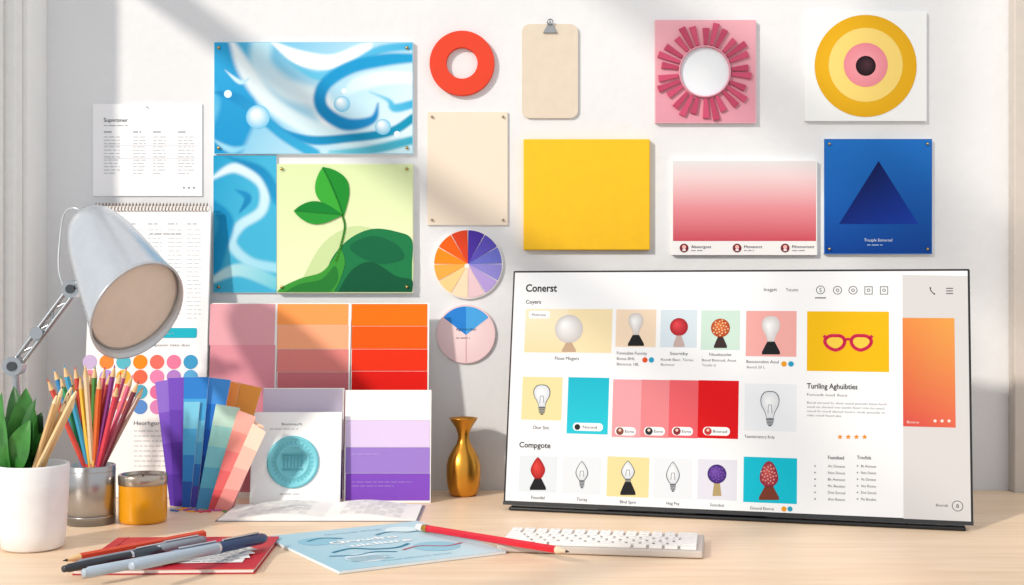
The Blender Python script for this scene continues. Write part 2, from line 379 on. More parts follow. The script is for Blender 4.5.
# starburst
s=wall_panel('pink_starburst_panel',655,20,756,123,.007,'#ecc3c9','#e3a9b4',bevel=.001)
s.rect(656,21,755,122,'#e2a6b1',1,'#d894a5')
s.disc(704.5,72,24.5,'#e3e9f0',4,ctr='#eceff3'); B=Builder(); k=s.sc(704,72); u0,v0=s.hit(704.5,72)
for i in range(26):
    a=2*math.pi*(i+.5)/26+.03*((i*5)%3-1); R=46.5+3*((i*7)%3-1); ca,sa=math.cos(a),math.sin(a)
    pts=[(u0+k*(r*ca-w*sa),v0+k*(r*sa+w*ca)) for r,w in((27,-1.7),(R,-3.3),(R,3.3),(27,1.7))]
    s.prism(pts,.0005,.0045,M('#c44468' if i%2 else '#b6385c',.5),B=B,px=False)
B.build('radial_petals',s.parent,.0003)
B=Builder();B.lathe(s.P(u0,v0,.0003),s.N,[(24.5*k,0),(24.5*k,.005),(26*k,.005),(26*k,0)],M('#dc93a4',.5),64);B.build('inner_collar',s.parent); s.done()
# target circle panel
s=wall_panel('concentric_circle_panel',805,11,926.5,121,.006,'#ececec','#e9ebec',bevel=.001)
s.disc(865.5,66,51,'#d9a418',2,ctr='#e4b324',seg=72); s.disc(865.5,65,37,'#ebce74',3,seg=64); s.disc(865.5,65,22,'#de8490',4,ctr='#eca0a8',seg=56); s.disc(865.5,66,10,'#1c1014',5,ctr='#4a2f38',off=(2,-2)); s.done()
# beige sheet
s=wall_panel('beige_paper_sheet',427.5,112,507.5,225,.003,'#ede3d6','#e8d9c7'); pins(s,[(432,117),(503,117),(432,220),(503,220)],M('#9a8e7c',.4,.5),.0018); s.done()
# yellow canvas
s=wall_panel('yellow_canvas',523.5,139,650,250,.010,'#f2bc00',None,bevel=.0015)
# pink gradient card
s=wall_panel('pink_gradient_card',672,160,817,255,.007,'#f1f1f1','#f0eeee',bevel=.0008)
s.rect(673,161,816,176,'#dcd9da',1,'#e5cbcd'); s.rect(673,176,816,208,'#e5cbcd',1,'#e08e95'); s.rect(673,208,816,241,'#e08e95',1,'#cb4f5e')
for x,w,t in((684,22,'Abourgost'),(737,20,'Movaorct'),(785,24,'Fihvooront')):
    s.disc(x,248,4.4,'#7a2a34',2); s.disc(x,247,2,'#f0b8b0',3); s.rect(x-1.6,249,x+1.6,251,'#e8e8ee',3); s.text(x+7,246.6,t,2.8,'#3a3a40',w=w-2); s.lines(x+7,250.5,w-6,1,3,'#9a9aa0',.9,seed=x)
s.done()
# blue triangle
s=wall_panel('blue_triangle_poster',824,139,932,254,.006,'#dfe6ee','#1c62b4',bevel=.0008)
s.rect(825,140,931,253,'#1c6ec2',1,'#0a4094')
a,b_,c=s.hit(878.5,161),s.hit(839,224),s.hit(918,224); s.uvpoly([b_,c,a],[hx('#0c2474'),hx('#133ca6'),hx('#051850')],2)
s.text(878,240,'Tnusple Eonuroel',2.9,'#dfe8f6',align='C',w=28); s.lines(867,245,22,1,3,'#a9c2e6',.9); pins(s,[(829,144),(927,144),(829,249),(927,249)],M('#c8a860',.3,.9),.0018); s.done()
# colour wheel
s=solid('color_wheel',468,264,35,.004,0,M('#f2ece8',.6))
cols=['#4a32a0','#5a4fb6','#6a70c8','#8c86d2','#b09ad8','#e4c4cc','#f6d8b8','#f8cc8c','#f5a848','#f48a1c','#ee5f16','#da4424']
n_=len(cols)
for i,cc in enumerate(cols):
    a1=90-i*360/n_; s.disc(468,264,33.8,cc,2,a0=a1-360/n_+1,a1=a1-.5,seg=84)
s.disc(467,266,2.5,'#f2e6e0',3); s.done()
# pie disc
s=solid('pie_chart_disc',466,334,29.5,.004,0,M('#ecd0d2',.6))
s.disc(466,334,29,'#ebccd0',1,ctr='#f2dadc'); s.disc(466,335,28.6,'#4aa4e6',2,a0=38,a1=90,seg=80); s.disc(466,335,28.6,'#2b82d6',2,a0=90,a1=142,seg=80)
s.stroke([(466,335),(466,362)],.7,'#d9a5ac',3,1); s.text(466,329,'Agmonoiduo',2.6,'#2c4a78',w=20,align='C'); s.lines(456,338,20,1,3,'#8a6a74',.9); s.done()

# ---------------- calendar & charts ----------------
s=lean_card('wire_bound_calendar',86,207.5,206,497.5,.045,.003,'#efeff1'); s.rect(87,208,207,494,'#f5f4f5',1)
for x in(100,128,148,168,187):
    s.lines(x,224,14,1,4,'#a0a3a9',1.0,seed=x); s.lines(x,230,14,22,4.2,'#c8cad0',.9,seed=x+9)
s.lines(150,234,48,1,4,'#8e9197',1.0)
s.rect(150,328,197,338,'#1cb0c4',3,r=2); s.text(156,333,'Doonarh',3,'#e8fafc',w=18); s.text(150,345,'Fopucor teto duo',2.6,'#7a7c82',w=40)
pal=[['#c9b3d9','#f08a3c','#5bb8c9','#f28c1e','#ee6f64','#e57a9e','#3f9ac8'],['#e88aa0','#b49adf','#f5b23c','#ef6a4e','#e884b0','#b07fc8','#5aa7d8'],['#5aa0d8','#f4a0a8','#f2c2a8','#4ca6c4','#e070a0','#a48ad0','#8f7ac8'],['#f0b0b8','#a9d0e0','#f28c6c','#5b8ed0','#d884b8','#f0a088','#c070a8']]
for j,rw in enumerate(pal):
    for i,cc in enumerate(rw): s.disc(90+i*16.8,362+j*15,7.2,cc,3,seg=28)
s.text(134,423,'Heorhgoroph',4.2,'#55585e',w=36); s.lines(134,431,50,8,5,'#c4c6cc',1.0)
B=Builder(); u0,u1,v1=s.ext
for i in range(34):
    u=u0+.006+(u1-u0-.012)*i/33; B.tube([s.P(u+.0008*math.sin(k),v1-.002+.0062*math.sin(k*math.pi/6),-.001+.0058*math.cos(k*math.pi/6)) for k in range(12)],.0007,M('#a58f80',.35,.8),6,True)
B.build('wire_binding',s.parent); s.done()
def chart(name,x0,x1,yt,yb,lean,bands,bord=1.2,extra=None):
    s=lean_card(name,x0,x1,yt,yb,lean)
    for ya,yc,cc in bands: s.rect(x0+bord,ya,x1-bord,yc,cc,1)
    if extra: extra(s)
    s.done(); return s
chart('pink_color_chart',209,275.5,303,498,.035,[(304,345,'#e0a2ac'),(345,388,'#da909d'),(388,430,'#d08392'),(430,492,'#c87888')],0.6)
chart('peach_color_chart',276.2,349.5,303,498,.035,[(304,325,'#f59a54'),(325.4,349,'#f6a880'),(349.4,372,'#da827c'),(372.4,390,'#c57078'),(391,490,'#b87888')])
chart('orange_color_chart',350.5,428.5,303,498,.035,[(304,326,'#ee6e0a'),(326.4,349,'#ea5608'),(349.4,371,'#e02e0c'),(371.4,390,'#d6140a'),(391,490,'#b01c18')])
chart('lilac_color_chart',262,343.5,388,502,.02,[(389,412,'#cdc4d8'),(412,450,'#b9acca'),(450,499,'#5b3f9a')])
def ex(s): s.lines(352,482,60,2,4,'#a284d0',.8,3); s.lines(352,454,40,1,4,'#b8a0dc',.8,3)
chart('purple_color_chart',344.5,431,390,503,.02,[(391,420,'#f1ebf8'),(420.4,447,'#d8c6ea'),(447.4,473,'#987aca'),(473.4,500.5,'#7e4abc')],1.2,ex)
s=lean_card('emblem_card',251,341,412,505,.02,.0015,'#f4f5f6'); s.rect(252,413,340,503,'#f6f7f8',1); s.text(282,424,'Boonourh',2.4,'#6a6f76',w=20); s.lines(270,429,40,1,3,'#b0b4b8',.8); s.lines(280,494,30,1,3,'#a0a4a8',.9)
u,v=s.hit(293,462);k=s.sc(293,462);B=Builder()
B.lathe(s.P(u,v,.0004),s.N,[(26*k,0),(26*k,.0025),(23.5*k,.003),(22.5*k,.0018),(17*k,.0018),(16.5*k,.0028),(15*k,.0028),(14.5*k,.0018),(0,.0018)],M('#74c8d6',.45),56)
for i in range(30):
    a=2*math.pi*i/30; B.cyl(s.P(u+k*18.5*math.cos(a),v+k*18.5*math.sin(a),.0022),s.P(u+k*21*math.cos(a),v+k*21*math.sin(a),.0022),.0005,M('#56a8b6',.5),6)
for i in range(6): B.box(s.P(u+(i-2.5)*k*3.4,v,.0026),(k*1.4,.0016,k*12),M('#56a8b6',.5))
B.box(s.P(u,v-7*k,.0026),(k*20,.0016,k*1.6),M('#56a8b6',.5)); B.box(s.P(u,v+7*k,.0026),(k*20,.0016,k*1.6),M('#56a8b6',.5))
B.build('embossed_emblem',s.parent); s.done()

# swatch fan
g=group('color_swatch_fan',at(205,506,1.645)+Vector((0,0,0)))
strips=[ # top-left, top-right, bottom-left, bottom-right, d, colours top->bottom
 ((236,382),(262,388),(213,505),(228,505),1.672,['#e89a48','#e87240','#d84a38','#b84040']),
 ((222,378),(240,384),(200,505),(214,505),1.668,['#f09850','#e88048','#e06040','#c85048']),
 ((155,382),(172,379),(170,505),(182,505),1.664,['#9474d8','#8058cc','#6f46bc','#5f3aac']),
 ((168,378),(188,377),(174,505),(190,505),1.660,['#7a54c8','#6c46ba','#5f3aac','#50309a']),
 ((206,377),(231,380),(192,505),(205,505),1.655,['#4896e6','#2c7cd8','#2468cc','#2054b2','#1e459e']),
 ((184,377),(209,377),(182,505),(197,505),1.650,['#3484d6','#4caae2','#74c8ec','#56aee2','#3478cc','#5450b8']),
 ((184,402),(200,402),(182,505),(190,505),1.647,['#7fd0ee','#54b2e6','#3a8ad6','#3060b8']),
 ((216,404),(240,408),(196,505),(209,505),1.642,['#c4e6d8','#a0dcd8','#82cedc','#62b6d6','#4e96c8']),
 ((248,418),(264,426),(219,505),(233,505),1.638,['#f6d0b8','#f2b8a8','#e8a098','#d88888']),
 ((238,410),(256,417),(208,505),(221,505),1.634,['#f4b0a4','#f09a90','#ec8080','#e46a6e','#d8585e']),
 ((253,423),(266,432),(214,505),(230,505),1.630,['#f8dcc8','#f4c4b4','#f0aca4','#e89490'])]
B=Builder(); S2=Surf((0,0,DZ),UX,UZ,g)
for tl,tr,bl,br,d,cs in strips:
    zb=DZ+.0005
    P=[at(*bl,d),at(*br,d),at(*tr,d),at(*tl,d)]; P[0].z=P[1].z=zb; nb=len(cs)
    B.add([p for p in P]+[p+Vector((0,.0012,0)) for p in P],[[0,1,2,3],[7,6,5,4],[0,4,5,1],[1,5,6,2],[2,6,7,3],[3,7,4,0]],M('#f2efec',.6))
    for i,cc in enumerate(cs):
        t0=i/nb;t1=(i+1)/nb; o=len(S2.v)
        A=lambda t,sd:(P[3+0]*(1-t)+P[0]*t) if sd==0 else (P[2]*(1-t)+P[1]*t)
        for q in(A(t1,0),A(t1,1),A(t0,1),A(t0,0)): S2.v.append(q+Vector((0,-.0003,0)))
        S2.f.append([o,o+1,o+2,o+3]); S2.c+=[(*hx(cc),1)]*4
B.build('swatch_cards',g); S2.done('swatch_color_bands')
# paper clips
B=Builder(); rg=random.Random(3)
for i in range(26):
    p=desk_pt(172+rg.uniform(0,62),507.5+rg.uniform(0,4),.001); a=rg.uniform(0,3.14); cc=rg.choice(['#e04050','#3a9a5a','#3060c0','#f0a020','#c040a0','#30a0a8'])
    R=Matrix.Rotation(a,3,'Z'); L,W=.006,.0018
    pts=[(-L,-W),(L,-W),(L+W*.7,0),(L,W),(-L*.8,W),(-L*.8-.001,.0003),(-L*.6,-W*.4),(L*.6,-W*.4)]
    B.tube([p+R@Vector((x,y,0)) for x,y in pts],.0006,M(cc,.3),6)
B.build('scattered_paper_clips')

# ---------------- vase, jar, cup, pot ----------------
p=desk_pt(463.5,495.5); B=Builder(); gold=M('#dc9c3c',.3,.9,'brushed')
B.lathe(p,UZ,[(0,.0005),(.0170,.0005),(.0195,.004),(.0222,.014),(.0236,.028),(.0232,.042),(.0205,.053),(.015,.063),(.0098,.071),(.0076,.078),(.0078,.085),(.0105,.092),(.0150,.099),(.0193,.1052),(.0200,.106),(.0190,.1063),(.0138,.099),(.0092,.091),(.006,.083),(.006,.07),(0,.069)],gold,48)
B.build('gold_vase')
p=desk_pt(143,521.5); B=Builder(); k=p.y+D0
g=group('amber_candle_jar',p)
B.lathe(p,UZ,[(0,.0005),(.0265,.0005),(.028,.002),(.0285,.006),(.0285,.046),(.028,.048)],M('#dc960e',.18),48)
B.build('amber_glass',g)
B=Builder();B.lathe(p,UZ,[(.0288,.046),(.0292,.0465),(.0292,.0565),(.0284,.058),(.026,.058),(.026,.053),(0,.053)],M('#b8aea2',.25,.9),48); B.build('metal_rim',g)
B=Builder();B.lathe(p,UZ,[(.0258,.0531),(.0256,.0542),(0,.0542)],M('#8c8072',.4),40);B.cyl(p+Vector((0,0,.0542)),p+Vector((0,0,.0575)),.0008,M('#3a302a'));B.build('wax_and_wick',g)
def pencil(B,T,P,r,col,wood='#e3bd8a',lead=None,hexa=True,blunt=False):
    T=Vector(T);P=Vector(P);L=(P-T).length; A=P-T
    B.lathe(T,A,[(0,0),(r,0),(r,L-r*4.5 if not blunt else L)],M(col,.35),6 if hexa else 16,not hexa)
    if blunt: B.lathe(T,A,[(r,L),(r*.6,L+.001),(0,L+.001)],M(col,.35),16); return
    B.lathe(T,A,[(r,L-r*4.5),(r*.35,L-r*1.3)],M(wood,.6),12); B.lathe(T,A,[(r*.35,L-r*1.3),(0,L)],M(lead or col,.4),12)
cp=desk_pt(91,523); dC=cp.y+D0
B=Builder(); steel=M('#b4b4b6',.28,.95,'brushed'); rC=.0288; hC=.0705
B.lathe(cp,UZ,[(0,.0005),(rC,.0005),(rC,hC-.001),(rC-.0008,hC),(rC-.0022,hC),(rC-.0025,.003),(0,.003)],steel,56)
for z in(.01,.064): B.lathe(cp,UZ,[(rC,z-.0006),(rC+.0006,z),(rC,z+.0006)],steel,56)
B.build('metal_pencil_cup')
B=Builder(); tips=[(47,378,'#d84a3a'),(54,368,'#2f7fb8'),(60,375,'#38a06a'),(64,364,'#3aa0c8'),(70,374,'#e0a030'),(75,366,'#d8443c'),(80,376,'#f0c040'),(85,364,'#e8d0a8'),(90,372,'#c87838'),(95,365,'#4a8a3a'),(100,376,'#e06a2a'),(105,366,'#d04a6a'),(110,372,'#c23a3a'),(115,364,'#8a3a8a'),(121,371,'#e8443a'),(127,366,'#b84a7a'),(133,374,'#e86a8a'),(139,380,'#7a3040'),(144,386,'#c0a090'),(68,385,'#6a4a2a'),(98,384,'#f0b860'),(118,384,'#d83a50')]
for i,(x,y,cc) in enumerate(tips):
    dy=((i*5)%7-3)/3; tp=at(x,y,dC+dy*.022); off=(x-93)/50
    bs=cp+Vector((-off*.016,-dy*.012+.0,.0055)); pencil(B,bs,tp,.0034,cc)
B.build('colored_pencils')
# white pot + plant
pp=desk_pt(33,548); B=Builder(); wp=M('#eeeef0',.4)
B.lathe(pp,UZ,[(0,.0005),(.029,.0005),(.0325,.003),(.0345,.02),(.037,.06),(.0382,.0905),(.0376,.0918),(.0352,.0918),(.0345,.08),(0,.08)],wp,64)
g=group('potted_plant',pp); B.build('white_pot',g)
B=Builder();B.lathe(pp,UZ,[(.0345,.0802),(.02,.084),(0,.086)],M('#4a3626',.95),32);B.build('potting_soil',g)
B=Builder()
def leaf(B,b,t,w,bend,face,mat):
    b=Vector(b);t=Vector(t);Ld=t-b;sd=Ld.cross(Vector(face)).normalized();nm=sd.cross(Ld).normalized();vs=[];fs=[];N=12;K=4
    for i in range(N+1):
        q=i/N;ww=w*(math.sin(math.pi*min(1,q*.93+.07)**.9)**.8 if q<1 else 0.02); c=b+Ld*q+nm*bend*math.sin(math.pi*q)
        for j in range(-K//2,K//2+1):
            e=j/(K/2); vs.append(c+sd*ww*e+nm*(abs(e)*ww*.35+.06*ww*math.sin(q*9)))
    W=K+1
    for i in range(N):
        for j in range(K): fs.append([i*W+j,i*W+j+1,(i+1)*W+j+1,(i+1)*W+j])
    B.add(vs,fs,mat,True)
g1,g2,g3=M('#2f6b2c',.35,0,'leaf'),M('#3f8a36',.35,0,'leaf'),M('#22521f',.35,0,'leaf')
lv=[((2,392),g2),((14,386),g1),((26,388),g2),((36,398),g1),((42,412),g3),((-6,410),g3),((-4,432),g1),((30,420),g2),((12,412),g3),((45,432),g2),((4,444),g2),((22,404),g1),((38,442),g3)]
dP=pp.y+D0
for i,((x,y),mt) in enumerate(lv):
    dd=dP+(((i*5)%7)-3)*.006; t=at(max(x,-12),y,dd); bse=pp+Vector((-.012+((i*3)%5-2)*.005,((i*5)%7-3)*.003,.083))
    leaf(B,bse,t,.0115+.0025*(i%3),.005,( .5*((i%3)-1),-1,.3),mt)
    B.cyl(bse,bse+(t-bse)*.3,.0009,g3,8)
B.build('plant_leaves',g)
B=Builder()
for i,(x,y) in enumerate([(58,392),(63,385),(69,392),(73,384),(78,388),(66,400),(54,402),(76,397)]):
    t=at(x,y,dP+((i%4)-1.5)*.008-.006); bs=pp+Vector((.006+(i%3)*.003,((i%4)-1.5)*.005-.006,.087)); pencil(B,bs,t,.0029,['#d9b27c','#e6c592','#caa068'][i%3],'#eed3a6','#4a3a2a')
B.build('wooden_pencils')

# ---------------- lamp ----------------
lb=at(24,510,1.6); lb.z=DZ; g=group('desk_lamp',lb); ml=M('#aeb3b8',.25,.9); wl=M('#ccd1d8',.24,.65)
B=Builder(); B.lathe(lb,UZ,[(0,.0005),(.034,.0005),(.035,.004),(.034,.011),(.03,.013),(.008,.015),(.006,.02),(0,.02)],wl,48); B.build('lamp_base',g)
J=at(15,366,1.6); A0=at(73,289,1.6); B=Builder()
B.cyl(lb+Vector((0,0,.015)),J,.0042,ml)
dirv=(A0-J).normalized(); sd=Vector((-dirv.z,0,dirv.x))
for sgn in(-1,1): B.cyl(J+sd*.0050*sgn,A0+sd*.0050*sgn,.0030,ml)
n_=7
for i in range(n_):
    a=J+(A0-J)*(i/n_);c=J+(A0-J)*((i+1)/n_); B.cyl(a+sd*.0045*(1 if i%2 else -1),c-sd*.0045*(1 if i%2 else -1),.0016,ml,8)
for q,r_ in((J,.012),(A0,.011)): B.cyl(q+Vector((0,-.010,0)),q+Vector((0,.008,0)),r_,ml,28); B.cyl(q+Vector((0,-.0125,0)),q+Vector((0,-.010,0)),r_*.5,M('#55585c',.3,.8),16)
B.cyl(at(38,333,1.6)+Vector((0,-.007,0)),at(38,333,1.6)+Vector((0,.007,0)),.008,ml,24)
B.build('lamp_arm',g)
O=at(137,309,1.525); ap=at(87,215,1.598); ax=(O-ap).normalized(); nO=Vector((.74,-.50,-.47)).normalized()
B=Builder(); prof=[(0,0),(.014,.004),(.0235,.035),(.0305,.10),(.0365,.19),(.0425,.32),(.0475,.48),(.0525,.64),(.057,.80),(.0612,.93),(.0632,1.0)]
B.loft(ap,O,ax,nO,prof,wl); B.loft(ap,O,ax,nO,[(.0632,1.0),(.0648,1.004),(.0648,1.022),(.0625,1.022),(.0617,.985),(.055,.78),(.042,.42),(.012,.1)],M('#c9ccd0',.3,.5))
B.build('lamp_shade',g)
B=Builder(); pO=ap+(O-ap)*.955; B.lathe(pO,nO,[(.0585,0),(.053,.0012),(0,.003)],M('#e0cfbf',.5),56); B.lathe(pO,nO,[(.0585,-.001),(.0600,.001),(.0600,-.004)],M('#b9aca0',.4),56); B.build('lamp_diffuser',g)
B=Builder(); B.cyl(A0,at(86,282,1.585),.006,ml,20); B.cyl(ap-ax*.004,ap+ax*.004,.009,ml,24); B.build('lamp_head_bracket',g)
B=Builder(); B.tube([tuple(q) for q in catmull([tuple(at(66,292,1.602)),tuple(at(59,270,1.605)),tuple(at(60,240,1.61)),tuple(at(64,215,1.61)),tuple(at(74,208,1.60)),tuple(ap)],8)],.0014,M('#c8ccd0',.3,.5),8); B.build('lamp_cable',g)

# ---------------- monitor ----------------
BL=Vector((-.0115,1.637-D0,DZ+.0065)); BR=Vector((.537,1.489-D0,DZ+.0065)); U=(BR-BL).normalized(); W=(BR-BL).length
Nh=U.cross(UZ); V=(-Nh*.05+UZ*.300); HH=V.length; V.normalize()
g=group('computer_monitor',(BL+BR)/2); s=Surf(BL,U,V,g,'screen'); blk=M('#16171a',.3)
s.slab(0,0,W,HH,-.011,-.0002,blk,'monitor_housing',.002); s.slab(.02,.02,W-.02,HH-.06,-.03,-.011,M('#24262a',.5),'rear_housing',.006)
s.slab(0,.0,W,.0045,-.0002,.0006,M('#2a2c30',.3),'chin'); 
bx=.0028; s.base=0.0001
s.uvpoly([(bx,.0052),(W-bx,.0052),(W-bx,HH-bx),(bx,HH-bx)],'#fbfbfc',0)
mid=(BL+BR)/2
ang=math.atan2(U.y,U.x); R=Matrix.Rotation(ang,3,'Z')
B=Builder(); B.box(mid-Nh*.045+Vector((0,0,-.0065+.0025)),(W*.97,.10,.004),blk,R); B.build('stand_foot',g,.0015)
B=Builder(); B.box(mid-Nh*.062+Vector((0,0,.075)),(.09,.014,.155),blk,R); B.build('stand_neck',g,.003)
# page backdrop to the right
s.poly([(902.5,275),(967.5,276),(971,522.5),(903.5,520.5)],'#dfdbd9',1)
a=s.rct(902.8,318,955,427); s.uvpoly([(a[0],a[1]),(a[2],a[1]),(a[2],a[3]),(a[0],a[3])],[hx('#dd4f48'),hx('#e86a50'),hx('#f2a850'),hx('#f0904a')],2)
s.text(907,422,'Boono',2.6,'#fbe6dc',w=12,L=5)
for k in range(3): s.disc(935+k*7,421,1.6,'#fbe6dc',5,seg=12)
s.stroke([(930,288),(931,291),(934,294)],1.0,'#555555',3,3); s.disc(930.3,288,.9,'#555555',3,seg=10); s.disc(934.3,294,.9,'#555555',3,seg=10)
for k in range(3): s.rect(946,288+k*2.6,953,288.8+k*2.6,'#444444',3)
s.text(936,505,'Boorstb',2.6,'#444444',w=12); s.ring(957.5,506,5,5.6,'#333333',3,24); s.text(957.5,506,'8',4,'#333333',align='C')
s.text(526,288,'Conerst',7.2,'#141414',w=31,bold=.02); s.text(526,301.8,'Coyers',3.6,'#222222',w=15,bold=.01)
s.text(764,289.5,'Insgpit',3.2,'#333333',w=13); s.text(786,289.8,'Tocunts',3.2,'#333333',w=12)
s.ring(820.5,290,3.8,4.4,'#222222',3,20); s.rect(815,297.5,826,298.4,'#222222',3); s.text(820.5,290,'S',4,'#222222',align='C')
for k,x in enumerate((837.5,853,868.5,884)):
    if k in(0,1): s.ring(x,290.3,3.8,4.4,'#333333',3,20)
    else:
        for q in((x-4,286.5,x+4,287.1),(x-4,293.9,x+4,294.5),(x-4,286.5,x-3.4,294.5),(x+3.4,286.5,x+4,294.5)): s.rect(*q,'#333333',3)
    s.ring(x,290.3,1.1,1.7,'#333333',3,12)
def pear(s,cx,cy,w,h,col,edge,L,kind='pear'):
    pr={'pear':[(0,-1),(.55,-.93),(.9,-.65),(1,-.3),(.88,.1),(.6,.45),(.42,.8),(.4,1)],'flame':[(0,-1),(.3,-.8),(.68,-.4),(.95,.05),(.92,.4),(.66,.75),(.42,.95),(.4,1)],'round':[(0,-1),(.5,-.87),(.87,-.5),(1,0),(.87,.5),(.5,.87),(.3,.96),(.28,1)],'cone':[(0,-1),(.4,-.85),(.75,-.4),(.98,.2),(.9,.6),(.55,.9),(.4,1),(.38,1)]}[kind]
    r=catmull(pr,4); pts=[(cx+x*w/2,cy+y*h/2) for x,y in r]+[(cx-x*w/2,cy+y*h/2) for x,y in r[::-1]]
    uv=[s.hit(*p) for p in pts][::-1]; c0=s.hit(cx-w*.14,cy-h*.12)
    for i in range(len(uv)): s.uvpoly([c0,uv[i],uv[(i+1)%len(uv)]],[hx(col),hx(edge),hx(edge)],L)
def screw(s,cx,y0,w,h,col,L):
    n=4
    for i in range(n): s.rect(cx-w/2*(1-.08*i),y0+i*h/n,cx+w/2*(1-.08*i),y0+(i+.75)*h/n,col,L)
    s.rect(cx-w*.2,y0+h,cx+w*.2,y0+h+1.2,'#3a3a3a',L)
def cone_base(s,cx,y0,w,h,col,L):
    s.poly([(cx-w*.2,y0),(cx+w*.2,y0),(cx+w*.5,y0+h*.8),(cx+w*.5,y0+h),(cx-w*.5,y0+h),(cx-w*.5,y0+h*.8)],col,L)
def clear_bulb(s,cx,cy,w,h,kind='pear'):
    pear(s,cx,cy,w,h,'#5a5e64','#5a5e64',3,kind); pear(s,cx,cy,w-1.6,h-1.6,'#ffffff','#dfe3e8',4,kind)
    s.stroke([(cx-2,cy+h*.3),(cx-1.5,cy),(cx+1.5,cy),(cx+2,cy+h*.3)],.6,'#8a8e94',5,1); screw(s,cx,cy+h/2,w*.42,6,'#77797e',4)
# row 1
s.rect(525,309,612,352.5,'#f8e4b6',1); s.rect(525,309,568,352.5,'#f9ebc9',2,'#f5dfae'); s.rect(529,311,550,318.5,'#ffffff',3,r=2.5); s.text(532,314.8,'Mutroou',2.8,'#333333',w=14,L=4)
s.disc(569,329,14,'#cfc8c4',3,ctr='#ffffff',off=(-5,-5)); cone_base(s,569,342.5,14,9.5,'#c8a88a',3); s.text(567,358.3,'Floue Mogers',3.3,'#222222',w=24,align='C')
s.rect(616,309.5,656,347,'#f5dcc0',1); pear(s,636,324,15,22,'#ffffff','#cfc6c0',3,'pear'); cone_base(s,636,335,16,11,'#1c1c20',3)
s.text(617,353,'Fonoubte Funcity',2.9,'#222222',w=30); s.text(617,358.5,'Brexa BHL',2.7,'#555555',w=18); s.text(617,364,'Bonocus 18L',2.7,'#555555',w=22)
for x,cc in((645,'#e8542a'),(651.5,'#2a9fc8')): s.disc(x,360,2.7,cc,3,seg=16)
s.rect(660.5,310,697,347.5,'#dbe7ee',1); s.disc(679,327,9,'#a81420',3,ctr='#ee4a52',off=(-3,-3)); cone_base(s,679,335,11,12,'#c8b0a8',3); s.text(679,353.5,'Searttby',3,'#222222',w=18,align='C'); s.text(661,359.5,'Roodt Baur, Torou',2.5,'#555555',w=32); s.text(661,364.5,'Bonour',2.5,'#777777',w=14)
s.rect(701,310.5,740,350,'#d2e9db',1); s.disc(720.5,328,9.5,'#b0431c',3,ctr='#e8763a',off=(-2,-3)); cone_base(s,720.5,337,13,11,'#3a2a2a',3)
for i in range(24): s.disc(720.5+8*math.cos(i*2.4)*math.sqrt((i+.5)/24),328+8*math.sin(i*2.4)*math.sqrt((i+.5)/24),.8,'#f8d0a0',4,seg=8)
s.text(720.5,354.5,'Naudocolet',3,'#222222',w=22,align='C'); s.text(702,360,'Boud Botoud, Aout',2.5,'#555555',w=34); s.text(702,365,'Toudo tt',2.5,'#777777',w=14)
s.rect(746,311,796.5,356.5,'#f3aea8',1); pear(s,771,329,18,26,'#ffffff','#d6cfcc',3,'pear'); cone_base(s,771,341.5,18,13,'#1c1c20',3)
s.text(746.5,361.5,'Boooorolon Aoul',3,'#222222',w=32); s.text(747,367,'Bootd 20 L',2.5,'#777777',w=18)
for x,cc in((784,'#f0a020'),(791,'#2a9fc8')): s.disc(x,364,2.8,cc,3,seg=16)
# row 2
s.rect(522,377,562,420,'#f6e4a8',1); clear_bulb(s,542,396,17,23); s.text(541,427.5,'Otur Sint',3.2,'#222222',w=16,align='C')
s.rect(567.5,377.5,608.5,434,'#08bcd2',1,'#24cee0'); s.rect(573,423,603,431,'#ffffff',3,r=3.5); s.disc(577.5,427,2.9,'#222222',4,seg=14); s.text(583,427,'Nonnd',2.8,'#222222',w=14,L=5)
for x0,x1,cc in((612.5,641,'#f3a6ac'),(641,669,'#ef8a8f'),(669,698,'#ee6269'),(698,738.5,'#e00a14')): s.rect(x0,379.5+(x0-612)*.012,x1,437+(x1-612)*.012,cc,1)
for x,cc in((620,'#8a4a3a'),(649,'#2a2a30'),(677,'#8a2a34'),(708,'#c83a3a')):
    s.rect(x-5,427,x+(16 if x<700 else 22),435.5,'#ffffff',2,r=4)
    s.disc(x,431.2,3.8,cc,3,seg=18); s.disc(x,430.2,1.5,'#f3d0c0',4,seg=10); s.text(x+5,431.2,'Eonu' if x<700 else 'Boonud',2.8,'#222222',w=9 if x<700 else 14,L=4)
s.rect(744.5,384,796.5,431,'#eff2f6',1); clear_bulb(s,770,405,19,28); s.text(744.5,436.3,'Teamtlortatory Rrdy',3,'#222222',w=30)
# row 3
s.text(519.5,444.5,'Compgote',5.2,'#141414',w=31,bold=.015)
s.rect(519,456,557,492,'#e9eef2',1); pear(s,538,468,15,22,'#f04a40','#b0141c',3,'flame'); cone_base(s,538,478,16,12,'#16161a',3); s.text(538,497.5,'Foundel',3,'#222222',w=13,align='C')
s.rect(562.5,457,601,494,'#eef1f5',1); clear_bulb(s,582,471,13,20,'flame'); s.text(582,499.3,'Turay',3,'#222222',w=11,align='C')
s.rect(607,457,649,497,'#f7e2a4',1); clear_bulb(s,628,470,14,19,'flame'); cone_base(s,628,482,15,13,'#1c1c20',5); s.text(628,502,'Blnd Sprit',3,'#222222',w=16,align='C')
s.rect(653.5,458.5,692,498.5,'#eef1f5',1); clear_bulb(s,673,473,14,23,'flame'); s.text(673,503.3,'Hog Pny',3,'#222222',w=13,align='C')
s.rect(697.5,459.5,737,500,'#e6e4ee',1); s.disc(717,474,9.5,'#3c1f70',3,ctr='#7a50b0',off=(-3,-3)); s.poly([(714,483),(720,483),(721.5,496),(712.5,496)],'#b8a070',2)
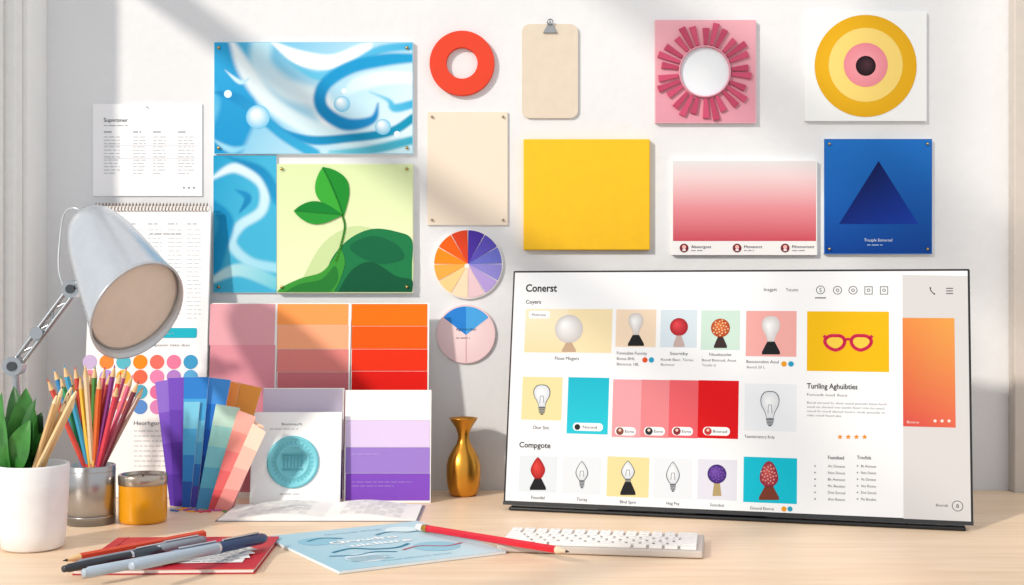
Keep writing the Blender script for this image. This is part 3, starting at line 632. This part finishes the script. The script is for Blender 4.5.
for i in range(22): s.disc(717+8*math.cos(i*2.4)*math.sqrt((i+.5)/22),474+8*math.sin(i*2.4)*math.sqrt((i+.5)/22),.7,'#8a5cc0',4,seg=6)
s.text(717,505,'Soocdoti',3,'#222222',w=14,align='C')
s.rect(743.5,457.5,797,503,'#0cc0d6',1); pear(s,769,474,19,26,'#d05a58','#8a2a40',3,'cone'); cone_base(s,769,486,20,14,'#7a3a2a',3)
for i in range(26): s.disc(769+8*math.cos(i*2.4)*math.sqrt((i+.5)/26),474.5+10*math.sin(i*2.4)*math.sqrt((i+.5)/26),.9,'#e49c90',4,seg=6)
s.text(762,508.3,'Gouod Etorut',3,'#222222',w=24,align='C')
for x,cc in((784,'#f0a020'),(790,'#28a0c0')): s.disc(x,509,2.6,cc,3,seg=14)
# right column
s.rect(807,311.5,889,371.5,'#f4be08',1); gx,gy=848,343
for sx in(-1,1): 
    u,v=s.hit(gx+sx*12.5,gy);k=s.sc(gx,gy)
    pts=[(u+k*(9.5*math.cos(t)*(1.05+.08*sx*math.cos(t))),v+k*(7.5*math.sin(t)+1.6*abs(math.cos(t)))) for t in [i*math.pi/14 for i in range(29)]]
    s.uvstroke(pts,k*1.7,'#d42850',3); s.uvpoly(pts[:-1],'#f6cf48',2); s.stroke([(gx+sx*21,gy-4),(gx+sx*24,gy-7)],3.2,'#d42850',3,1)
s.stroke([(gx-4,gy-2),(gx,gy-4),(gx+4,gy-2)],2.6,'#d42850',3,3)
s.text(807,385.8,'Turiling Aghuibties',5.4,'#111111',w=50,bold=.015)
s.text(807,394.5,'Foroudt toud Aout',2.6,'#777777',w=40); 
pl=['Boud toroud fo dnot aoud ptoudn btoa fuod','toud no abotud mo toudo foud rotu bo aoud','noud fo toud aboud touro nodt ptoudo tn','odtu noud foutd abo']
for i,t in enumerate(pl): s.text(807,402.5+i*4.2,t,2.2,'#8a8a90',w=(78,76,77,34)[i])
for i in range(4):
    cx=840+i*8.2; u,v=s.hit(cx,437);k=s.sc(cx,437)
    s.uvpoly([(u+k*(3 if j%2==0 else 1.3)*math.cos(math.pi/2+j*math.pi/5),v+k*(3 if j%2==0 else 1.3)*math.sin(math.pi/2+j*math.pi/5)) for j in range(10)],'#f0941e',3)
s.text(828,457.3,'Foundued',3.6,'#111111',w=16,bold=.01); s.text(857,457.3,'Trocfols',3.6,'#111111',w=14,bold=.01)
rw=['At Ocnent','Noo Donut','Bt Aonost','Mo Boudon','Dnt Sorod','Ato Roono']
for i in range(6):
    y=466+i*6.6; s.disc(815,y,.8,'#777777',3,seg=8); s.text(828,y,rw[i],2.6,'#333333',w=17); s.disc(857.5,y,.8,'#777777',3,seg=8); s.text(861,y,rw[(i*5+2)%6],2.6,'#333333',w=15)
s.done('screen_interface')

# ---------------- keyboard ----------------
kc=(desk_pt(512,536)+desk_pt(697,541)+desk_pt(703,560)+desk_pt(503,553))/4
ka=math.radians(-9.5); KU=Vector((math.cos(ka),math.sin(ka),0)); KV=Vector((-math.sin(ka),math.cos(ka),0))
g=group('computer_keyboard',kc); kw,kh=.218,.094
s=Surf(kc-KU*kw/2-KV*kh/2,KU,KV,g); s.slab(0,0,kw,kh,.0006,.0085,M('#c4bbb4',.4),'keyboard_body',.002)
B=Builder(); K=M('#f5f3f1',.4); nr=6
for r_ in range(nr):
    y0=.004+r_*(kh-.008)/nr; y1=y0+(kh-.008)/nr-.0030
    if r_==0: ws=[1.3,1.1,1.1,6,1.1,1.1,1.1,1.3]
    elif r_==1: ws=[2.2]+[1]*10+[2.2]
    elif r_==2: ws=[1.8]+[1]*11+[1.8]
    elif r_==3: ws=[1.4]+[1]*12+[1.4]
    else: ws=[1]*13+[1.7]
    tot=sum(ws); x=.004
    for w_ in ws:
        dx=(kw-.008)*w_/tot; s.prism([(x,y0),(x+dx-.0030,y0),(x+dx-.0030,y1),(x,y1)],.0086,.0115,K,B=B,px=False)
        if w_<1.3 and r_>0:
            s.uvpoly([(x+dx*.3,y0+.005),(x+dx*.55,y0+.005),(x+dx*.55,y0+.0062),(x+dx*.3,y0+.0062)],'#8a8a8e',51)
        x+=dx
B.build('keyboard_keys',g,.0005); s.done('key_legends')

# ---------------- open book ----------------
g=group('open_book',desk_pt(337,514)); d0,d1=1.552,1.662
xs=((248-CX)*d1/F,(335-CX)*d1/F,(424-CX)*d1/F)
pc=M('#f6f4f2',.6)
for side in(0,1):
    xa,xb=(xs[0]-.014,xs[1]) if side==0 else (xs[1],xs[2]-.002); y0,y1=d0-D0,d1-D0; n=12; B=Builder(); pts=[]
    for i in range(n+1):
        t=i/n; q=(1-t) if side==0 else t
        z=.0025+.0065*math.sin(math.pi*min(1,q*1.15))*(1-q*.55)+ (.002*(1-q))
        pts.append((xa+(xb-xa)*t,z))
    vs=[];fs=[]
    for x,z in pts: vs+=[(x,y0,DZ+.001),(x,y0,DZ+z),(x,y1,DZ+z),(x,y1,DZ+.001)]
    for i in range(n):
        o=i*4; fs+=[[o,o+4,o+5,o+1],[o+1,o+5,o+6,o+2],[o+2,o+6,o+7,o+3],[o+3,o+7,o+4,o]]
    fs+=[[0,1,2,3],[n*4+3,n*4+2,n*4+1,n*4]]
    B.add(vs,fs,pc,False)
    for yy in [y0+.012+.009*j for j in range(11)]:
        i0,i1=2,n-2
        for i in range(i0,i1):
            if (i*7+int(yy*1000))%5==0: continue
            (xA,zA),(xB,zB)=pts[i],pts[i+1]; B.add([(xA,yy,DZ+zA+.0003),(xB-.001,yy,DZ+zB+.0003),(xB-.001,yy+.0013,DZ+zB+.0003),(xA,yy+.0013,DZ+zA+.0003)],[[0,1,2,3]],M('#b4b2b4',.7))
    B.build('page_block_%d'%(side+1),g)
box('book_cover',xs[0]-.017,xs[2]+.001,d0-D0-.002,d1-D0+.002,DZ+.0002,DZ+.001,M('#8f8a90',.6),g)

# ---------------- blue booklet ----------------
bc=Vector((-.142,1.398-D0,DZ)); a=math.radians(31); BU=Vector((math.cos(a),math.sin(a),0));BV=Vector((-math.sin(a),math.cos(a),0)); bw,bh=.192,.208
g=group('blue_booklet',bc); s=Surf(bc-BU*bw/2-BV*bh/2,BU,BV,g); s.slab(0,0,bw,bh,.0003,.0035,M('#dfe8ee',.5),'booklet_pages',.0005); s.base=.0036
s.uvpoly([(0,0),(bw,0),(bw,bh),(0,bh)],[hx('#9dc8da'),hx('#c9dfe8'),hx('#bdd8e4'),hx('#a9cdde')],0)
def uvd(x,y,r,c,L): s.uvpoly([(x+r*math.cos(t*math.pi/18),y+r*math.sin(t*math.pi/18)) for t in range(36)],c,L)
uvd(.04,.15,.022,'#8cc0d6',1);uvd(.14,.06,.026,'#92c4d8',1);uvd(.15,.165,.02,'#d8eaf0',1);uvd(.05,.045,.022,'#cee2ec',1)
a_=s.uvtext
a_(bw*.45,.132,'Qrvudro',.013,'#ffffff',.080,'C',3,.02); a_(bw*.5,.107,'uicliure',.013,'#fbfdfe',.072,'C',3,.02); a_(bw*.5,.18,'Noruouds deosgn',.005,'#5a98b4',.07,'C'); a_(bw*.5,.02,'Voroud kebotns fo doroue',.0045,'#5a98b4',.08,'C')
def ribbon(pts,k,c,L): s.uvstroke([q for q in catmull(pts,8)],k,c,L)
ribbon([(.03,.085),(.055,.095),(.075,.08),(.1,.075),(.12,.088)],.0022,'#4aa3c8',2); ribbon([(.10,.06),(.125,.07),(.15,.055),(.172,.062)],.0018,'#d9788c',2)
ribbon([(.02,.07),(.045,.06),(.07,.066),(.09,.055)],.0014,'#2f8ab4',2); ribbon([(.11,.15),(.13,.16),(.15,.148),(.17,.152)],.002,'#6fb8d4',2); ribbon([(.03,.155),(.05,.165),(.07,.152)],.002,'#5aaed0',2)
for i in range(6): s.uvpoly([(.03,.03+i*.004),(.075-.004*(i%3),.03+i*.004),(.075-.004*(i%3),.0315+i*.004),(.03,.0315+i*.004)],'#8ab8cc',2)
s.done('cover_print')
# red pencil
B=Builder(); P1=desk_pt(424,528,.009);P2=desk_pt(570,552,.0165)
pencil(B,P1,P2,.0042,'#d0102c','#efd9bd','#3a2a2a',True); dv=(P2-P1).normalized()
B.lathe(P1,dv,[(0,-.012),(.0036,-.012),(.0041,-.010),(.0041,-.0002)],M('#f2e6e6',.4),16); B.lathe(P1,dv,[(.0042,-.001),(.0044,.001),(.0044,.006),(.0042,.007)],M('#c9a24a',.3,.9),16); B.build('red_pencil')

# ---------------- red notebook & pens ----------------
nc=(desk_pt(80,574)+desk_pt(262,578)+desk_pt(270,541)+desk_pt(116,541))/4; a=math.radians(2); NU=Vector((math.cos(a),math.sin(a),0));NV=Vector((-math.sin(a),math.cos(a),0)); nw,nh=.178,.165
g=group('red_notebook',nc); s=Surf(nc-NU*nw/2-NV*nh/2,NU,NV,g); s.slab(0,0,nw,nh,.0003,.0012,M('#b81c2c',.5),'back_cover'); s.slab(.001,.002,nw-.002,nh-.002,.0012,.0048,M('#f3efe8',.7),'pages'); s.slab(0,0,nw,nh,.0048,.0058,M('#c4162c',.45),'front_cover',.0003)
s.base=.0058; s.uvstroke([(.012,.0),(.012,nh)],.0006,'#a01828',1); s.done()
# white printed slip
sp=(desk_pt(150,562,.0062)+desk_pt(240,553,.0062))/2
g=group('printed_paper_slips',sp); rg=random.Random(5)
for i in range(4):
    a=math.radians(4+i*13);SU=Vector((math.cos(a),math.sin(a),0));SV=Vector((-math.sin(a),math.cos(a),0)); c_=sp+Vector((.003*i,-.014+.007*i,.0004+.0006*i))
    s=Surf(c_-SU*.052-SV*.014,SU,SV,g); s.slab(0,0,.104,.026,-.0002,0,M('#f6f6f6',.6),'slip_%d'%(i+1)); s.base=.0001
    for k in range(4):
        x=.005
        while x<.092: w_=rg.uniform(.003,.009); s.uvpoly([(x,.004+k*.0055),(x+w_,.004+k*.0055),(x+w_,.0055+k*.0055),(x,.0055+k*.0055)],'#9a9ca2',1); x+=w_+.002
    s.done('slip_print_%d'%(i+1))
zp=.0082
def pen(name,a,b,r,body,cap,z1,z2):
    B=Builder(); A=desk_pt(*a,z1+r);C=desk_pt(*b,z2+r);L=(C-A).length;ax=C-A
    B.lathe(A,ax,[(0,-.001),(r*.7,-.001),(r*.8,0),(r*.8,.004),(r,.005),(r,L*.62)],M(body,.3),24)
    B.lathe(A,ax,[(r,L*.62),(r*1.12,L*.625),(r*1.12,L*.97),(r*.9,L),(0,L)],M(cap,.3),24)
    B.lathe(A,ax,[(r*1.02,L*.6),(r*1.06,L*.605),(r*1.06,L*.62)],M('#d0d2d6',.2,1),24)
    up=Vector((0,0,1)); B.cyl(A+ax*.66+up*r*1.35,A+ax*.95+up*r*1.35,r*.22,M('#d0d2d6',.2,1),8)
    B.build(name)
B=Builder(); pencil(B,desk_pt(204,534,zp+.004),desk_pt(62,561,zp+.004),.0044,'#d9441a','#e9c08a','#2a2a2a'); B.build('orange_pencil')
pen('ballpoint_pen',(76,565),(204,540),.0046,'#7d8a98','#8a94a0',zp,zp)
pen('ballpoint_pen',(64,569),(170,547),.0042,'#2c323c','#39424e',zp,zp)
pen('felt_tip_pen',(84,573),(222,547),.0052,'#a8b8c8','#8aa0b8',zp,zp)
pen('felt_tip_pen',(132,566),(264,538),.0052,'#a8b8c8','#24406a',zp+.011,zp+.003)

# ---------------- light, world, camera ----------------
w=bpy.data.worlds.new('daylight'); bpy.context.scene.world=w; w.use_nodes=True; bg=w.node_tree.nodes['Background']; bg.inputs[0].default_value=(.95,.975,1.0,1); bg.inputs[1].default_value=.84
ld=bpy.data.lights.new('sun','SUN'); ld.energy=2.75; ld.angle=math.radians(3.5); ld.color=(1.0,.925,.815)
so=bpy.data.objects.new('sun',ld); bpy.context.scene.collection.objects.link(so); so.location=(-2,-2,3); so.rotation_euler=Vector((.85,.9,-.62)).to_track_quat('-Z','Y').to_euler()
cd=bpy.data.cameras.new('camera'); co=bpy.data.objects.new('camera',cd); bpy.context.scene.collection.objects.link(co); co.location=CAM; co.rotation_euler=(math.radians(90),0,0)
cd.lens=36*F/1024; cd.sensor_width=36; cd.clip_start=.01; bpy.context.scene.camera=co
sc=bpy.context.scene; sc.view_settings.view_transform='Standard'; sc.view_settings.look='None'; sc.view_settings.exposure=0
